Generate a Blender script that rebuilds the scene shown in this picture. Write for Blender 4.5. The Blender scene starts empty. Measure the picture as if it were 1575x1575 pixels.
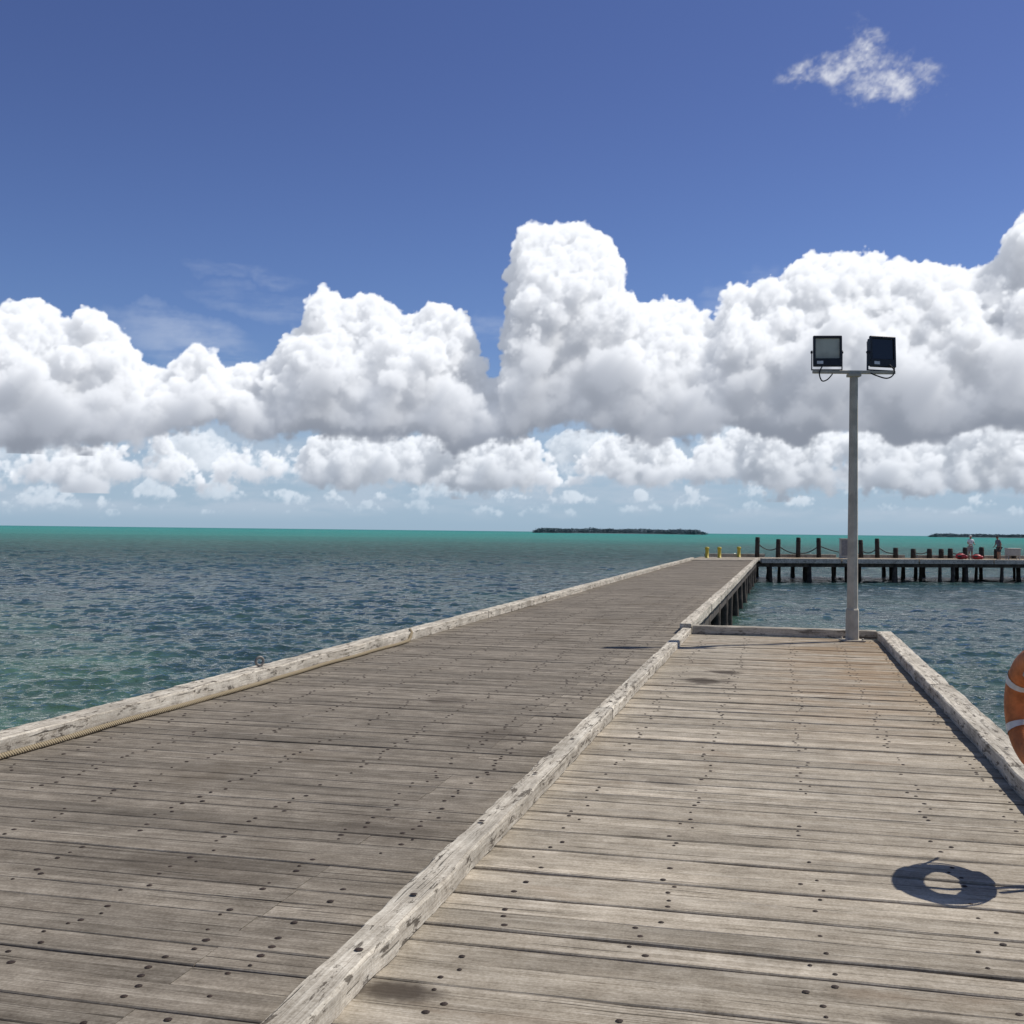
import bpy, bmesh, math, random
import numpy as np
from mathutils import Vector, Matrix, Euler
random.seed(7); rng=np.random.default_rng(5)
scene=bpy.context.scene
COL=scene.collection
# ------------------------------------------------------------ camera numbers
F=1750.0; TH=math.radians(13.4); EYE=1.7; WATER=-1.4
def hor(px): return 808+18*px/1575.0
def gp(px,py,z=0.0):
    d=(py-hor(px))/F; D=(EYE-z)/d; R=(px-787.5)/F*D
    return (R*math.cos(TH)-D*math.sin(TH), R*math.sin(TH)+D*math.cos(TH))
def azel(px,py):
    rel=math.atan((px-787.5)/F)
    return (-math.degrees(TH)+math.degrees(rel), math.degrees(math.atan((hor(px)-py)/F*math.cos(rel))))
fw=Vector((-math.sin(TH),math.cos(TH),0)); H=Vector((math.cos(TH),math.sin(TH),0))
pit=math.atan(29.5/F); rol=math.atan(18/1575.0)
f3=fw*math.cos(pit)+Vector((0,0,math.sin(pit))); u0=-fw*math.sin(pit)+Vector((0,0,math.cos(pit)))
rt=H*math.cos(rol)+u0*math.sin(rol); up=-H*math.sin(rol)+u0*math.cos(rol)
cam=bpy.data.cameras.new("camera"); camo=bpy.data.objects.new("camera",cam); COL.objects.link(camo)
M=Matrix((rt,up,-f3)).transposed().to_4x4(); M.translation=Vector((0,0,EYE)); camo.matrix_world=M
cam.sensor_width=36; cam.lens=36*F/1575; cam.clip_start=0.05; cam.clip_end=200000
scene.camera=camo
# ------------------------------------------------------------ node builder
class G:
    def __init__(s,tree): s.t=tree
    def new(s,k): return s.t.nodes.new(k)
    def put(s,inp,v):
        if isinstance(v,bpy.types.NodeSocket): s.t.links.new(v,inp)
        elif v is not None:
            if isinstance(v,(tuple,list)) and len(v)==3 and inp.type=='RGBA': v=(*v,1)
            inp.default_value=v
    def m(s,op,a,b=None,c=None,clamp=False):
        n=s.new('ShaderNodeMath'); n.operation=op; n.use_clamp=clamp
        s.put(n.inputs[0],a)
        if b is not None: s.put(n.inputs[1],b)
        if c is not None: s.put(n.inputs[2],c)
        return n.outputs[0]
    def add(s,a,b): return s.m('ADD',a,b)
    def sub(s,a,b): return s.m('SUBTRACT',a,b)
    def mul(s,a,b): return s.m('MULTIPLY',a,b)
    def vm(s,op,a,b=None):
        n=s.new('ShaderNodeVectorMath'); n.operation=op; s.put(n.inputs[0],a)
        if b is not None: s.put(n.inputs[1],b)
        return n.outputs[0]
    def length(s,a):
        n=s.new('ShaderNodeVectorMath'); n.operation='LENGTH'; s.put(n.inputs[0],a); return n.outputs['Value']
    def comb(s,x,y,z):
        n=s.new('ShaderNodeCombineXYZ')
        for i,v in enumerate((x,y,z)): s.put(n.inputs[i],v)
        return n.outputs[0]
    def sep(s,v):
        n=s.new('ShaderNodeSeparateXYZ'); s.put(n.inputs[0],v); return n.outputs
    def noise(s,v,scale=1,detail=4,rough=.5,dist=0,col=False):
        n=s.new('ShaderNodeTexNoise'); s.put(n.inputs['Vector'],v)
        n.inputs['Scale'].default_value=scale; n.inputs['Detail'].default_value=detail
        n.inputs['Roughness'].default_value=rough; n.inputs['Distortion'].default_value=dist
        return n.outputs['Color' if col else 'Fac']
    def ss(s,v,lo,hi,a=0.,b=1.):
        n=s.new('ShaderNodeMapRange'); n.interpolation_type='SMOOTHSTEP'; s.put(n.inputs[0],v)
        for i,q in enumerate((lo,hi,a,b)): s.put(n.inputs[i+1],q)
        return n.outputs[0]
    def mix(s,f,a,b,mode='MIX'):
        n=s.new('ShaderNodeMix'); n.data_type='RGBA'; n.blend_type=mode
        s.put(n.inputs[0],f); s.put(n.inputs[6],a); s.put(n.inputs[7],b); return n.outputs[2]
    def ramp(s,f,stops):
        n=s.new('ShaderNodeValToRGB'); s.put(n.inputs[0],f); r=n.color_ramp
        r.elements[0].position=stops[0][0]; r.elements[0].color=(*stops[0][1],1)
        r.elements[1].position=stops[-1][0]; r.elements[1].color=(*stops[-1][1],1)
        for p,c in stops[1:-1]:
            e=r.elements.new(p); e.color=(*c,1)
        return n.outputs[0]
    def attr(s,name,out='Fac'):
        n=s.new('ShaderNodeAttribute'); n.attribute_name=name; return n.outputs[out]
    def pos(s):
        return s.new('ShaderNodeNewGeometry').outputs['Position']
    def bump(s,h,dist,strength=1,nrm=None):
        n=s.new('ShaderNodeBump'); s.put(n.inputs['Height'],h); n.inputs['Distance'].default_value=dist
        n.inputs['Strength'].default_value=strength
        if nrm is not None: s.put(n.inputs['Normal'],nrm)
        return n.outputs[0]
def mat(name):
    m=bpy.data.materials.new(name); m.use_nodes=True
    g=G(m.node_tree); b=m.node_tree.nodes['Principled BSDF']; return m,g,b
def simple(name,col,rough=.6,metal=0,var=.25,scale=6,bumpd=.002,spec=.5):
    m,g,b=mat(name); p=g.new('ShaderNodeTexCoord').outputs['Object']
    n=g.noise(p,scale,5,.6)
    f=g.ss(n,.3,.7,1-var,1+var)
    c=g.vm('MULTIPLY',(col[0],col[1],col[2]),g.comb(f,f,f))
    g.put(b.inputs['Base Color'],c); b.inputs['Roughness'].default_value=rough; b.inputs['Metallic'].default_value=metal
    b.inputs['Specular IOR Level'].default_value=spec
    if bumpd>0: g.put(b.inputs['Normal'],g.bump(g.noise(p,scale*6,3),bumpd,.6))
    return m
def wood(name,dark,mid,light,axis='X',stain=(.06,.045,.035),stainamt=.6,bri=1.0,rust=0.0,patch=0.0,spots=()):
    m,g,b=mat(name); p=g.pos(); r=g.attr('rnd'); tint=g.attr('tint')
    off=g.comb(g.mul(r,37.),g.mul(r,53.),g.mul(r,11.)); q=g.vm('ADD',p,off)
    def sc(l,c): return (l,c,c) if axis=='X' else (c,l,c)
    n1=g.noise(g.vm('MULTIPLY',q,sc(.5,24)),1,4,.6,.1)
    n2=g.noise(g.vm('MULTIPLY',q,sc(2.2,130)),1,3,.7)
    n3=g.noise(g.vm('MULTIPLY',q,sc(.8,46)),1,2,.5,.35)
    blot=g.noise(g.vm('MULTIPLY',q,sc(1.3,4)),1,4,.6)
    mott=g.noise(p,7,4,.7)
    big=g.noise(p,.45,4,.6,.4)
    fine=g.noise(p,70,2,.6)
    t=g.add(g.add(g.mul(n1,.26),g.mul(n2,.30)),g.add(g.mul(fine,.20),g.mul(mott,.24)))
    c=g.ramp(t,[(.37,dark),(.5,mid),(.61,light)])
    k=g.mul(g.add(.76,g.mul(tint,.48)),g.add(g.mul(g.ss(blot,.3,.7),.38),.80*bri))
    c=g.vm('MULTIPLY',c,g.comb(k,k,k))
    crack=g.ss(n3,.65,.70)
    c=g.mix(g.mul(crack,.7),c,tuple(x*.28 for x in dark))
    c=g.mix(g.mul(g.ss(big,.56,.70),stainamt),c,stain)
    if patch>0:
        pt=g.noise(g.vm('MULTIPLY',q,sc(4.5,18)),1,6,.75,.4)
        c=g.mix(g.mul(g.ss(pt,.545,.60),patch),c,(.075,.062,.048))
    x,y,z=g.sep(p)
    if rust>0:
        far=g.mul(g.ss(y,8.0,14.5),g.ss(x,-.9,.8))
        br=g.noise(g.vm('MULTIPLY',p,(.8,2.2,1)),1.,4,.65)
        c=g.mix(g.mul(g.mul(far,g.ss(br,.34,.6)),rust),c,(.28,.175,.085))
        br2=g.noise(g.vm('MULTIPLY',p,(.9,2.5,1)),.7,4,.6)
        c=g.mix(g.mul(g.ss(br2,.6,.7),.35),c,(.20,.14,.09))
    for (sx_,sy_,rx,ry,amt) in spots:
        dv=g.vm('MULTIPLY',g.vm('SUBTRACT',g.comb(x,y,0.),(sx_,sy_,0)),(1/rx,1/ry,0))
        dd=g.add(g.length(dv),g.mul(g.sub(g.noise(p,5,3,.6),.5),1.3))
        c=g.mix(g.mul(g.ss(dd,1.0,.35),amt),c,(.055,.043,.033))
    g.put(b.inputs['Base Color'],c); b.inputs['Roughness'].default_value=.85
    b.inputs['Specular IOR Level'].default_value=.12
    h=g.sub(g.add(g.mul(n2,.5),g.mul(n1,.5)),g.mul(crack,.9))
    g.put(b.inputs['Normal'],g.bump(h,.005,.9))
    return m
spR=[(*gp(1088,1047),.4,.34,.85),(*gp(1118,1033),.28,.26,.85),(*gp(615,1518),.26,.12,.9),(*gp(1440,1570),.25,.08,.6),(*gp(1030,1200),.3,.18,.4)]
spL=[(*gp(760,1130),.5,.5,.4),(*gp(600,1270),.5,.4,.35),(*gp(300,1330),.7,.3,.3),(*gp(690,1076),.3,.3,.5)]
M_LEFT=wood("weathered_grey_timber",(.098,.082,.063),(.200,.174,.139),(.32,.286,.236),stain=(.110,.088,.062),stainamt=.45,spots=spL)
M_RIGHT=wood("bleached_grey_timber",(.165,.138,.102),(.345,.302,.238),(.51,.46,.378),stain=(.18,.14,.095),stainamt=.45,rust=.55,spots=spR)
M_KERB=wood("sun_bleached_kerb_timber",(.21,.18,.138),(.45,.41,.34),(.64,.60,.51),axis='Y',stain=(.15,.125,.09),stainamt=.4,patch=.85)
M_KERBX=wood("sun_bleached_cross_timber",(.18,.155,.12),(.40,.36,.295),(.58,.54,.45),axis='X',stain=(.13,.105,.08),stainamt=.4,patch=.7)
M_DARKW=simple("dark_tarred_timber",(.050,.040,.030),.85,0,.7,3,.01)
M_BOLT=simple("rusted_iron",(.035,.022,.016),.75,.3,.4,40,.001)
# ------------------------------------------------------------ mesh builder
class MB:
    def __init__(s): s.bm=bmesh.new()
    def _set(s,verts,mi,smooth=False):
        fs=set(f for v in verts for f in v.link_faces)
        for f in fs: f.material_index=mi; f.smooth=smooth
    def box(s,c,size,rot=None,bevel=0.,mi=0,seg=1):
        mt=Matrix.Translation(Vector(c))@(rot.to_4x4() if rot is not None else Matrix.Identity(4))@Matrix.Diagonal((*size,1))
        vs=bmesh.ops.create_cube(s.bm,size=1,matrix=mt)['verts']
        s._set(vs,mi)
        if bevel>0:
            es=list(set(e for v in vs for e in v.link_edges))
            r=bmesh.ops.bevel(s.bm,geom=es,offset=bevel,segments=seg,affect='EDGES',profile=.6)
            for f in r['faces']: f.material_index=mi
    def tube(s,pts,rad,n=10,mi=0,cap=True,smooth=True,twist=0.):
        pts=[Vector(p) for p in pts]
        if not hasattr(rad,'__len__'): rad=[rad]*len(pts)
        rings=[]; ref=None
        for i,p in enumerate(pts):
            t=(pts[min(i+1,len(pts)-1)]-pts[max(i-1,0)]).normalized()
            if ref is None: ref=t.orthogonal().normalized()
            ref=(ref-t*ref.dot(t)).normalized(); bb=t.cross(ref)
            rings.append([s.bm.verts.new(p+(ref*math.cos(a)+bb*math.sin(a))*rad[i]) for a in [twist+2*math.pi*k/n for k in range(n)]])
        for a,b in zip(rings[:-1],rings[1:]):
            for k in range(n):
                f=s.bm.faces.new((a[k],a[(k+1)%n],b[(k+1)%n],b[k])); f.material_index=mi; f.smooth=smooth
        if cap:
            f=s.bm.faces.new(rings[0][::-1]); f.material_index=mi
            f=s.bm.faces.new(rings[-1]); f.material_index=mi
    def torus(s,mat4,R,r,N=48,n=14,mi=0,fn=None,flat=1.):
        rings=[]
        for i in range(N):
            a=2*math.pi*i/N
            rings.append([s.bm.verts.new(mat4@Vector(((R+r*math.cos(b))*math.cos(a),(R+r*math.cos(b))*math.sin(a),r*flat*math.sin(b)))) for b in [2*math.pi*k/n for k in range(n)]])
        for i in range(N):
            A=rings[i];B=rings[(i+1)%N]
            for k in range(n):
                f=s.bm.faces.new((A[k],B[k],B[(k+1)%n],A[(k+1)%n])); f.smooth=True
                f.material_index=fn(360*(i+.5)/N) if fn else mi
    def ico(s,c,r,sub=2,mi=0,scale=(1,1,1),jit=0.):
        vs=bmesh.ops.create_icosphere(s.bm,subdivisions=sub,radius=r,matrix=Matrix.Translation(Vector(c))@Matrix.Diagonal((*scale,1)))['verts']
        if jit:
            for v in vs: v.co+=Vector([random.uniform(-1,1)*jit*r for _ in range(3)])
        s._set(vs,mi,jit==0)
    def obj(s,name,mats,parent=None,label=None,cat=None,group=None,kind=None,origin=None):
        bmesh.ops.recalc_face_normals(s.bm,faces=s.bm.faces)
        me=bpy.data.meshes.new(name)
        if origin is not None: bmesh.ops.translate(s.bm,verts=s.bm.verts,vec=-Vector(origin))
        s.bm.to_mesh(me); s.bm.free()
        o=bpy.data.objects.new(name,me); COL.objects.link(o)
        if origin is not None: o.location=origin
        return fin(o,mats,parent,label,cat,group,kind)
def fin(o,mats,parent=None,label=None,cat=None,group=None,kind=None):
    for m in (mats if isinstance(mats,(list,tuple)) else [mats]): 
        if m is not None: o.data.materials.append(m)
    if parent is not None:
        o.parent=parent; o.matrix_parent_inverse=Matrix.Translation(-Vector(parent.location))
    if label: o["label"]=label
    if cat: o["category"]=cat
    if group: o["group"]=group
    if kind: o["kind"]=kind
    return o
def empty(name,loc,label,cat,group=None):
    o=bpy.data.objects.new(name,None); COL.objects.link(o); o.location=loc; o.empty_display_size=.3
    o["label"]=label; o["category"]=cat
    if group: o["group"]=group
    return o
# ------------------------------------------------------------ timber beams as noisy grids
from mathutils import noise as mn
def beams(name,specs,mats,parent,bolts=None):
    V=[];Fc=[];T=[];R=[];MI=[]
    for (p0,d,L,c,w,zt,th,sl,jit,tint,mi,ch) in specs:
        n=max(1,int(L/sl)); rnd=random.random(); base=len(V)
        s1=random.random()*100; s2=s1+50; zt0=zt
        for i in range(n+1):
            t=L*i/n; P=Vector(p0)+Vector(d)*t
            def nz(s,f=2.2): return mn.noise(Vector((t*f,s,0)))+.5*mn.noise(Vector((t*f*4,s,3)))
            a=jit*nz(s1); b=jit*nz(s2); za=jit*.6*nz(s1+9); zb=jit*.6*nz(s2+9)
            h=ch*(1+.8*abs(nz(s1+20,5))); h2=ch*(1+.8*abs(nz(s2+20,5)))
            C=Vector(c)
            prof=[(a,-th),(a,-h+za),(a+h,za),(w/2,(za+zb)/2),(w+b-h2,zb),(w+b,-h2+zb),(w+b,-th)]
            for (cc,zz) in prof:
                q=P+C*cc; V.append((q.x,q.y,zt0+zz)); T.append(tint); R.append(rnd)
        m=7
        for i in range(n):
            for k in range(m):
                a0=base+i*m+k; a1=base+i*m+(k+1)%m
                Fc.append((a0,a1,a1+m,a0+m)); MI.append(mi)
        Fc.append(tuple(base+k for k in range(m))[::-1]); MI.append(mi)
        Fc.append(tuple(base+n*m+k for k in range(m))); MI.append(mi)
    if bolts:
        for (x,y,z,r) in bolts:
            b0=len(V); k=8
            for j in range(k):
                V.append((x+r*math.cos(j*.785),y+r*math.sin(j*.785),z)); T.append(.5);R.append(.5)
            for j in range(k):
                V.append((x+r*.5*math.cos(j*.785),y+r*.5*math.sin(j*.785),z+.003)); T.append(.5);R.append(.5)
            for j in range(k):
                Fc.append((b0+j,b0+(j+1)%k,b0+8+(j+1)%k,b0+8+j)); MI.append(len(mats)-1)
            Fc.append(tuple(b0+8+j for j in range(k))); MI.append(len(mats)-1)
    me=bpy.data.meshes.new(name); me.from_pydata(V,[],Fc)
    for nm,arr in (('tint',T),('rnd',R)):
        at=me.attributes.new(nm,'FLOAT','POINT'); at.data.foreach_set('value',arr)
    me.polygons.foreach_set('material_index',MI)
    bm=bmesh.new(); bm.from_mesh(me); bmesh.ops.recalc_face_normals(bm,faces=bm.faces); bm.to_mesh(me); bm.free()
    o=bpy.data.objects.new(name,me); COL.objects.link(o)
    return fin(o,mats,parent)
XM0,XM1,XR0,XR1=-1.65,-1.495,1.52,1.78
YB=19.45; YT=74.0
pier=empty("pier",(0,0,0),"long weathered timber pier with side platform and angled head","pier")
specs=[];bolts=[]
y=-1.5
rowsL=[-5.25,-4.72,-4.15,-3.55,-2.95,-2.35,-2.02]
while y<YT:
    w=random.uniform(.19,.22); gap=random.choice([.003,.004,.006,.008,.013]); near=y<26
    tint=min(1,max(0,random.gauss(.48,.17))); zt=random.uniform(-.006,.002)
    sl=.28 if near else 2.5; j=.006 if near else .002
    ej=-2.22+random.uniform(-.01,.01) if random.random()<.7 else None
    if ej:
        specs.append(((-5.75,y,0),(1,0,0),ej+5.75-.002,(0,1,0),w-gap,zt,.07,sl,j,tint,0,.004))
        specs.append(((ej+.002,y,0),(1,0,0),-1.59-ej,(0,1,0),w-gap,zt+random.uniform(-.003,.001),.07,sl,j,min(1,max(0,tint+random.gauss(0.22,.12))),0,.004))
    else: specs.append(((-5.75,y,0),(1,0,0),4.16,(0,1,0),w-gap,zt,.07,sl,j,tint,0,.004))
    if y<32:
        for x in rowsL:
            if random.random()<.8: bolts.append((x+random.uniform(-.06,.06),y+w*.27+random.uniform(-.02,.02),zt+.002,random.uniform(.009,.018)))
            if random.random()<.7: bolts.append((x+random.uniform(-.06,.06),y+w*.73+random.uniform(-.02,.02),zt+.002,random.uniform(.009,.018)))
    y+=w
beams("deck",specs,[M_LEFT,M_BOLT],pier,bolts)
specs=[];bolts=[]
y=-1.5
while y<YB:
    w=random.uniform(.185,.23); gap=random.choice([.004,.006,.009,.012,.017])
    tint=min(1,max(0,random.gauss(.5,.2))); zt=random.uniform(-.008,.003)
    if y+w>YB+.05: w=YB-y
    specs.append(((-1.578,y,0),(1,0,0),3.36,(0,1,0),w-gap,zt,.07,.2,.007,tint,0,.005))
    for x in (-1.2,-.55,.15,.85,1.38):
        if random.random()<.75: bolts.append((x+random.uniform(-.06,.06),y+w*.28+random.uniform(-.02,.02),zt+.002,random.uniform(.009,.016)))
        if random.random()<.45: bolts.append((x+random.uniform(-.06,.06),y+w*.72+random.uniform(-.02,.02),zt+.002,random.uniform(.009,.016)))
    y+=w
beams("deck",specs,[M_RIGHT,M_BOLT],pier,bolts)
def kerb_run(x0,x1,ys,h,mat_,jit=.015,dj=.010):
    for a,b in zip(ys[:-1],ys[1:]):
        dx=random.uniform(-dj,dj); near=a<32
        bb=[((x0+x1)/2+dx+random.uniform(-.03,.03),yy,h+.006,.018) for yy in np.arange(a+.4,b-.2,1.3)] if near else None
        beams("kerb",[((x0+dx,a+.005,0),(0,1,0),b-a-.01,(1,0,0),x1-x0,h+random.uniform(-.005,.005),h-.004,.06 if near else .8,jit if near else .012,random.uniform(.5,.85),0,.009)],[mat_,M_BOLT],pier,bb)
kerb_run(-5.80,-5.56,[-1,5.2,10.1,15.9,21.5,27,33,39,45,51,57,63,69,74.5],.14,M_KERB,.014)
kerb_run(XM0,XM1,[-1.5,4.38,10.3,15.2,YB-.02],.10,M_KERB,.013,.004)
kerb_run(XM0-.04,XM1,[YB+.02,25,31,37,43,49,55,61,67,73.6],.17,M_KERB)
kerb_run(XR0,XR1-.03,[-1,6.1,12.8,YB+.15],.13,M_KERB,.012,.006)
beams("kerb",[((XM1+.02,YB-.02,0),(1,0,0),XR0-XM1-.04,(0,1,0),.24,.14,.136,.12,.012,.5,0,.010)],[M_KERBX,M_BOLT],pier)
sp=[]
for x0,y0,y1 in ((-5.72,-1.5,YT),(-4.4,-1.5,YT),(-3.1,-1.5,YT),(-1.84,-1.5,YT),(1.5,-1.5,YB),(0,-1.5,YB)):
    sp.append(((x0,y0,0),(0,1,0),y1-y0,(1,0,0),.2,-.085,.3,4,.003,.3,0,.01))
sp.append(((-1.6,YB-.1,0),(1,0,0),3.08,(0,1,0),.2,-.09,.28,1,.003,.3,0,.01))
beams("edge_beam",sp,[M_DARKW],pier)
# ---- pier head (angled)
O=Vector((-1.5,74.3,0)); tv=Vector((.888,.46,0)).normalized(); nv=Vector((-tv.y,tv.x,0))
specs=[]
t=-4.6
while t<34:
    n1=min(9.,(4.3+tv.x*t)/.46)
    if n1>.3:
        specs.append((tuple(O+tv*t),tuple(nv),n1,tuple(tv),.23,.03,.08,4,.004,random.random(),0,.006))
    t+=.245
beams("deck",specs,[M_RIGHT],pier)
for s in range(0,6):
    a=O+tv*(.2+s*5.7)+nv*(-.1)
    beams("kerb",[(tuple(a),tuple(tv),5.6,tuple(nv),.28,.15,.30,.8,.01,random.uniform(.6,1),0,.012)],[M_KERBX],pier)
    a=O+tv*(.2+s*5.7)+nv*(8.7)
    beams("kerb",[(tuple(a),tuple(tv),4.6,tuple(nv),.28,.26,.225,.8,.01,random.uniform(.3,.7),0,.012)],[M_KERBX],pier)
sp=[]
for nn in (.2,3,6,8.6): sp.append((tuple(O+tv*(-.2)+nv*nn),tuple(tv),34,tuple(nv),.26,-.16,.24,6,.003,.2,0,.01))
beams("edge_beam",sp,[M_DARKW],pier)
def pile(x,y,r,z0,z1):
    b=MB(); pts=[];rad=[]
    lean=Vector((random.uniform(-.14,.14),random.uniform(-.1,.1),0))
    for i in range(9):
        q=i/8; pts.append(Vector((x,y,z0+(z1-z0)*q))+lean*(1-q)+Vector((random.uniform(-.012,.012),random.uniform(-.012,.012),0))); rad.append(r*(1.06-.12*q)*random.uniform(.9,1.08)*(1.12 if .45<q<.7 else 1))
    b.tube(pts,rad,12)
    return b.obj("pile",[M_DARKW],pier)
for Y in np.arange(1.5,73,4.2):
    for X in (-5.6,-1.75): pile(X,Y,.15,-3.5,-.09)
for Y in (3,7.5,12,16.3,19.2):
    pile(1.62,Y,.15,-3.5,-.09)
random.seed(11)
for nn in (.3,3.1,6.1,8.7):
    tt=.5+random.uniform(0,1)
    while tt<27:
        p=O+tv*tt+nv*nn; pile(p.x,p.y,random.uniform(.10,.175),-3.5,-.17); tt+=random.choice([1.0,2.0,2.8,3.4])
# ------------------------------------------------------------ mooring posts, ropes on the head
def onhead(px,nn):
    r=(px-787.5)/F; lo,hi=-6,40
    for _ in range(60):
        mid=(lo+hi)/2; P=O+tv*mid+nv*nn
        R=P.x*math.cos(TH)+P.y*math.sin(TH); D=P.y*math.cos(TH)-P.x*math.sin(TH)
        if R/D<r: lo=mid
        else: hi=mid
    return P
tall=[]
M_POST=simple("black_weathered_timber",(.034,.028,.022),.85,0,.5,6,.008)
for px in (1165,1197,1228,1260,1325,1350):
    p=onhead(px,8.3); r=.17
    b=MB(); hh=1.42+random.uniform(-.08,.08); ln=Vector((random.uniform(-.04,.04),0,0))
    b.tube([p+ln*z+Vector((0,0,z)) for z in (.03,.5,1.0,hh-.04,hh)],[r,r*.98,r*.97,r*.96,r*.8],12)
    b.tube([p+ln*z+Vector((0,0,z)) for z in (hh-.3,hh-.24)],[r*1.05,r*1.05],12,mi=1)
    b.obj("mooring_post",[M_POST,M_BOLT],None,"tall black timber mooring post on the pier head","post","tall mooring posts on the pier head",origin=(p.x,p.y,.03)); tall.append(p)
short=[]
for px in (1378,1405,1430,1448,1462,1485,1510,1533,1560,1590):
    p=onhead(px,8.2 if px%2 else 8.4); r=.19; hh=random.uniform(.7,.95)
    b=MB(); b.tube([p+Vector((0,0,z)) for z in (.03,.4,hh-.05,hh)],[r,r*.98,r*.96,r*.78],12)
    b.tube([p+Vector((0,0,z)) for z in (hh-.25,hh-.2)],[r*1.05]*2,12,mi=1)
    b.obj("mooring_post",[M_POST,M_BOLT],None,"short black timber mooring post beside the head kerb","post","short mooring posts on the pier head",origin=(p.x,p.y,.03)); short.append(p)
M_ROPE=simple("dark_rope",(.05,.042,.035),.9,0,.4,20,.004)
def swag(a,b,za,zb,sag,r=.035):
    bb=MB(); pts=[]
    for i in range(13):
        q=i/12; P=a.lerp(b,q); z=za+(zb-za)*q-sag*4*q*(1-q); pts.append(Vector((P.x,P.y,z)))
    bb.tube(pts,r,8); bb.obj("mooring_rope",[M_ROPE],None,"thick dark rope sagging between mooring posts","rope","ropes slung between mooring posts",origin=tuple(pts[0]))
for a,b,za,zb,s in ((0,1,1.1,.75,.35),(1,2,.9,.3,.15),(2,3,.35,.9,.2),(3,4,.9,.35,.2),(4,5,.6,.8,.3)):
    swag(tall[a],tall[b],za,zb,s)
swag(tall[5],short[0],.9,.4,.2)
for a in (1,4): swag(short[a],short[a+1],.5,.6,.18)
M_YEL=simple("yellow_paint",(.50,.40,.04),.5,0,.25,12)
for px,py in ((1088,858),(1107,858),(1137,857)):
    X,Y=gp(px,py,.03); b=MB()
    b.tube([(X,Y,z) for z in (-.0,.05,.06,.62,.66,.70,.76,.78)],[.17,.17,.125,.12,.155,.16,.14,.06],14)
    b.obj("bollard",[M_YEL],None,"yellow painted mooring bollard on the pier head","bollard","yellow bollards on the pier head",origin=(X,Y,0))
M_CREAM=simple("cream_painted_metal",(.42,.41,.36),.5,0,.12,8)
M_GREYP=simple("grey_painted_metal",(.2,.2,.2),.5,0,.2,8)
p=onhead(1299,7.0); e=empty("electrical_cabinet",(p.x,p.y,.03),"cream metal electrical cabinet on the pier head","cabinet")
rz=Matrix.Rotation(TH,3,'Z')
b=MB(); b.box((p.x,p.y,.75),(.62,.4,1.3),rz,.02); b.box((p.x,p.y,1.43),(.7,.5,.06),rz,.01); b.box((p.x,p.y,.07),(.66,.44,.08),rz,.01); b.obj("housing",[M_CREAM],e)
b=MB(); b.box(Vector((p.x,p.y,.78))-fw*.212,(.5,.02,1.1),rz,.008); b.obj("door",[M_GREYP],e)
p=onhead(1558,6.0); e=empty("storage_box",(p.x,p.y,.03),"white fish box with lid standing on short legs","box")
b=MB(); b.box((p.x,p.y,.55),(.95,.6,.5),rz,.04,seg=2)
for sx in (-.4,.4):
    for sy in (-.22,.22):
        q=Vector((p.x,p.y,.17))+H*sx+fw*sy; b.box(q,(.07,.07,.28),rz,.01)
b.obj("bin",[M_CREAM],e)
b=MB(); b.box((p.x,p.y,.835),(1.0,.66,.07),rz,.02); b.obj("lid",[M_CREAM],e)
M_RED=simple("red_plastic",(.45,.03,.03),.45,0,.2,8)
M_BLK=simple("black_rubber",(.02,.02,.022),.6,0,.3,10)
for px,nn,sc in ((1478,5.5,1.0),(1503,5.0,.9)):
    p=onhead(px,nn); b=MB()
    b.ico(p+Vector((0,0,.24*sc)),.3*sc,3,0,(1.25,.8,.75)); b.ico(p+Vector((.33*sc,0,.2*sc)),.17*sc,2,0,(1,1,.9))
    b.tube([p+Vector((-.25*sc,0,.38*sc)),p+Vector((-.1*sc,0,.52*sc)),p+Vector((.1*sc,0,.52*sc)),p+Vector((.25*sc,0,.38*sc))],.02,8,mi=1)
    b.box(p+Vector((-.1,-.25*sc,.25)),(.3*sc,.04,.14*sc),rz,.01,mi=1)
    b.obj("duffel_bag",[M_RED,M_BLK],None,"red duffel bag lying on the pier head","bag","red bags on the pier head",origin=(p.x,p.y,.03))
# ------------------------------------------------------------ people
def skin(name,verts,edges,radii,mats,parent=None,sub=2):
    me=bpy.data.meshes.new(name); me.from_pydata([tuple(v) for v in verts],edges,[])
    o=bpy.data.objects.new(name,me); COL.objects.link(o)
    md=o.modifiers.new('s','SKIN'); md.use_smooth_shade=True
    for i,r in enumerate(radii):
        sv=me.skin_vertices[0].data[i]; sv.radius=r if hasattr(r,'__len__') else (r,r); sv.use_root=(i==0)
    if sub: m2=o.modifiers.new('u','SUBSURF'); m2.levels=sub; m2.render_levels=sub
    dg=bpy.context.evaluated_depsgraph_get(); dg.update()
    n=bpy.data.meshes.new_from_object(o.evaluated_get(dg)); o.modifiers.clear(); o.data=n
    for pl in n.polygons: pl.use_smooth=True
    return o
M_SKIN=simple("tanned_skin",(.30,.16,.10),.6,0,.08,6)
M_HAIR=simple("dark_hair",(.02,.015,.012),.7)
M_EYE=simple("dark_eye",(.02,.02,.02),.3)
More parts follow.
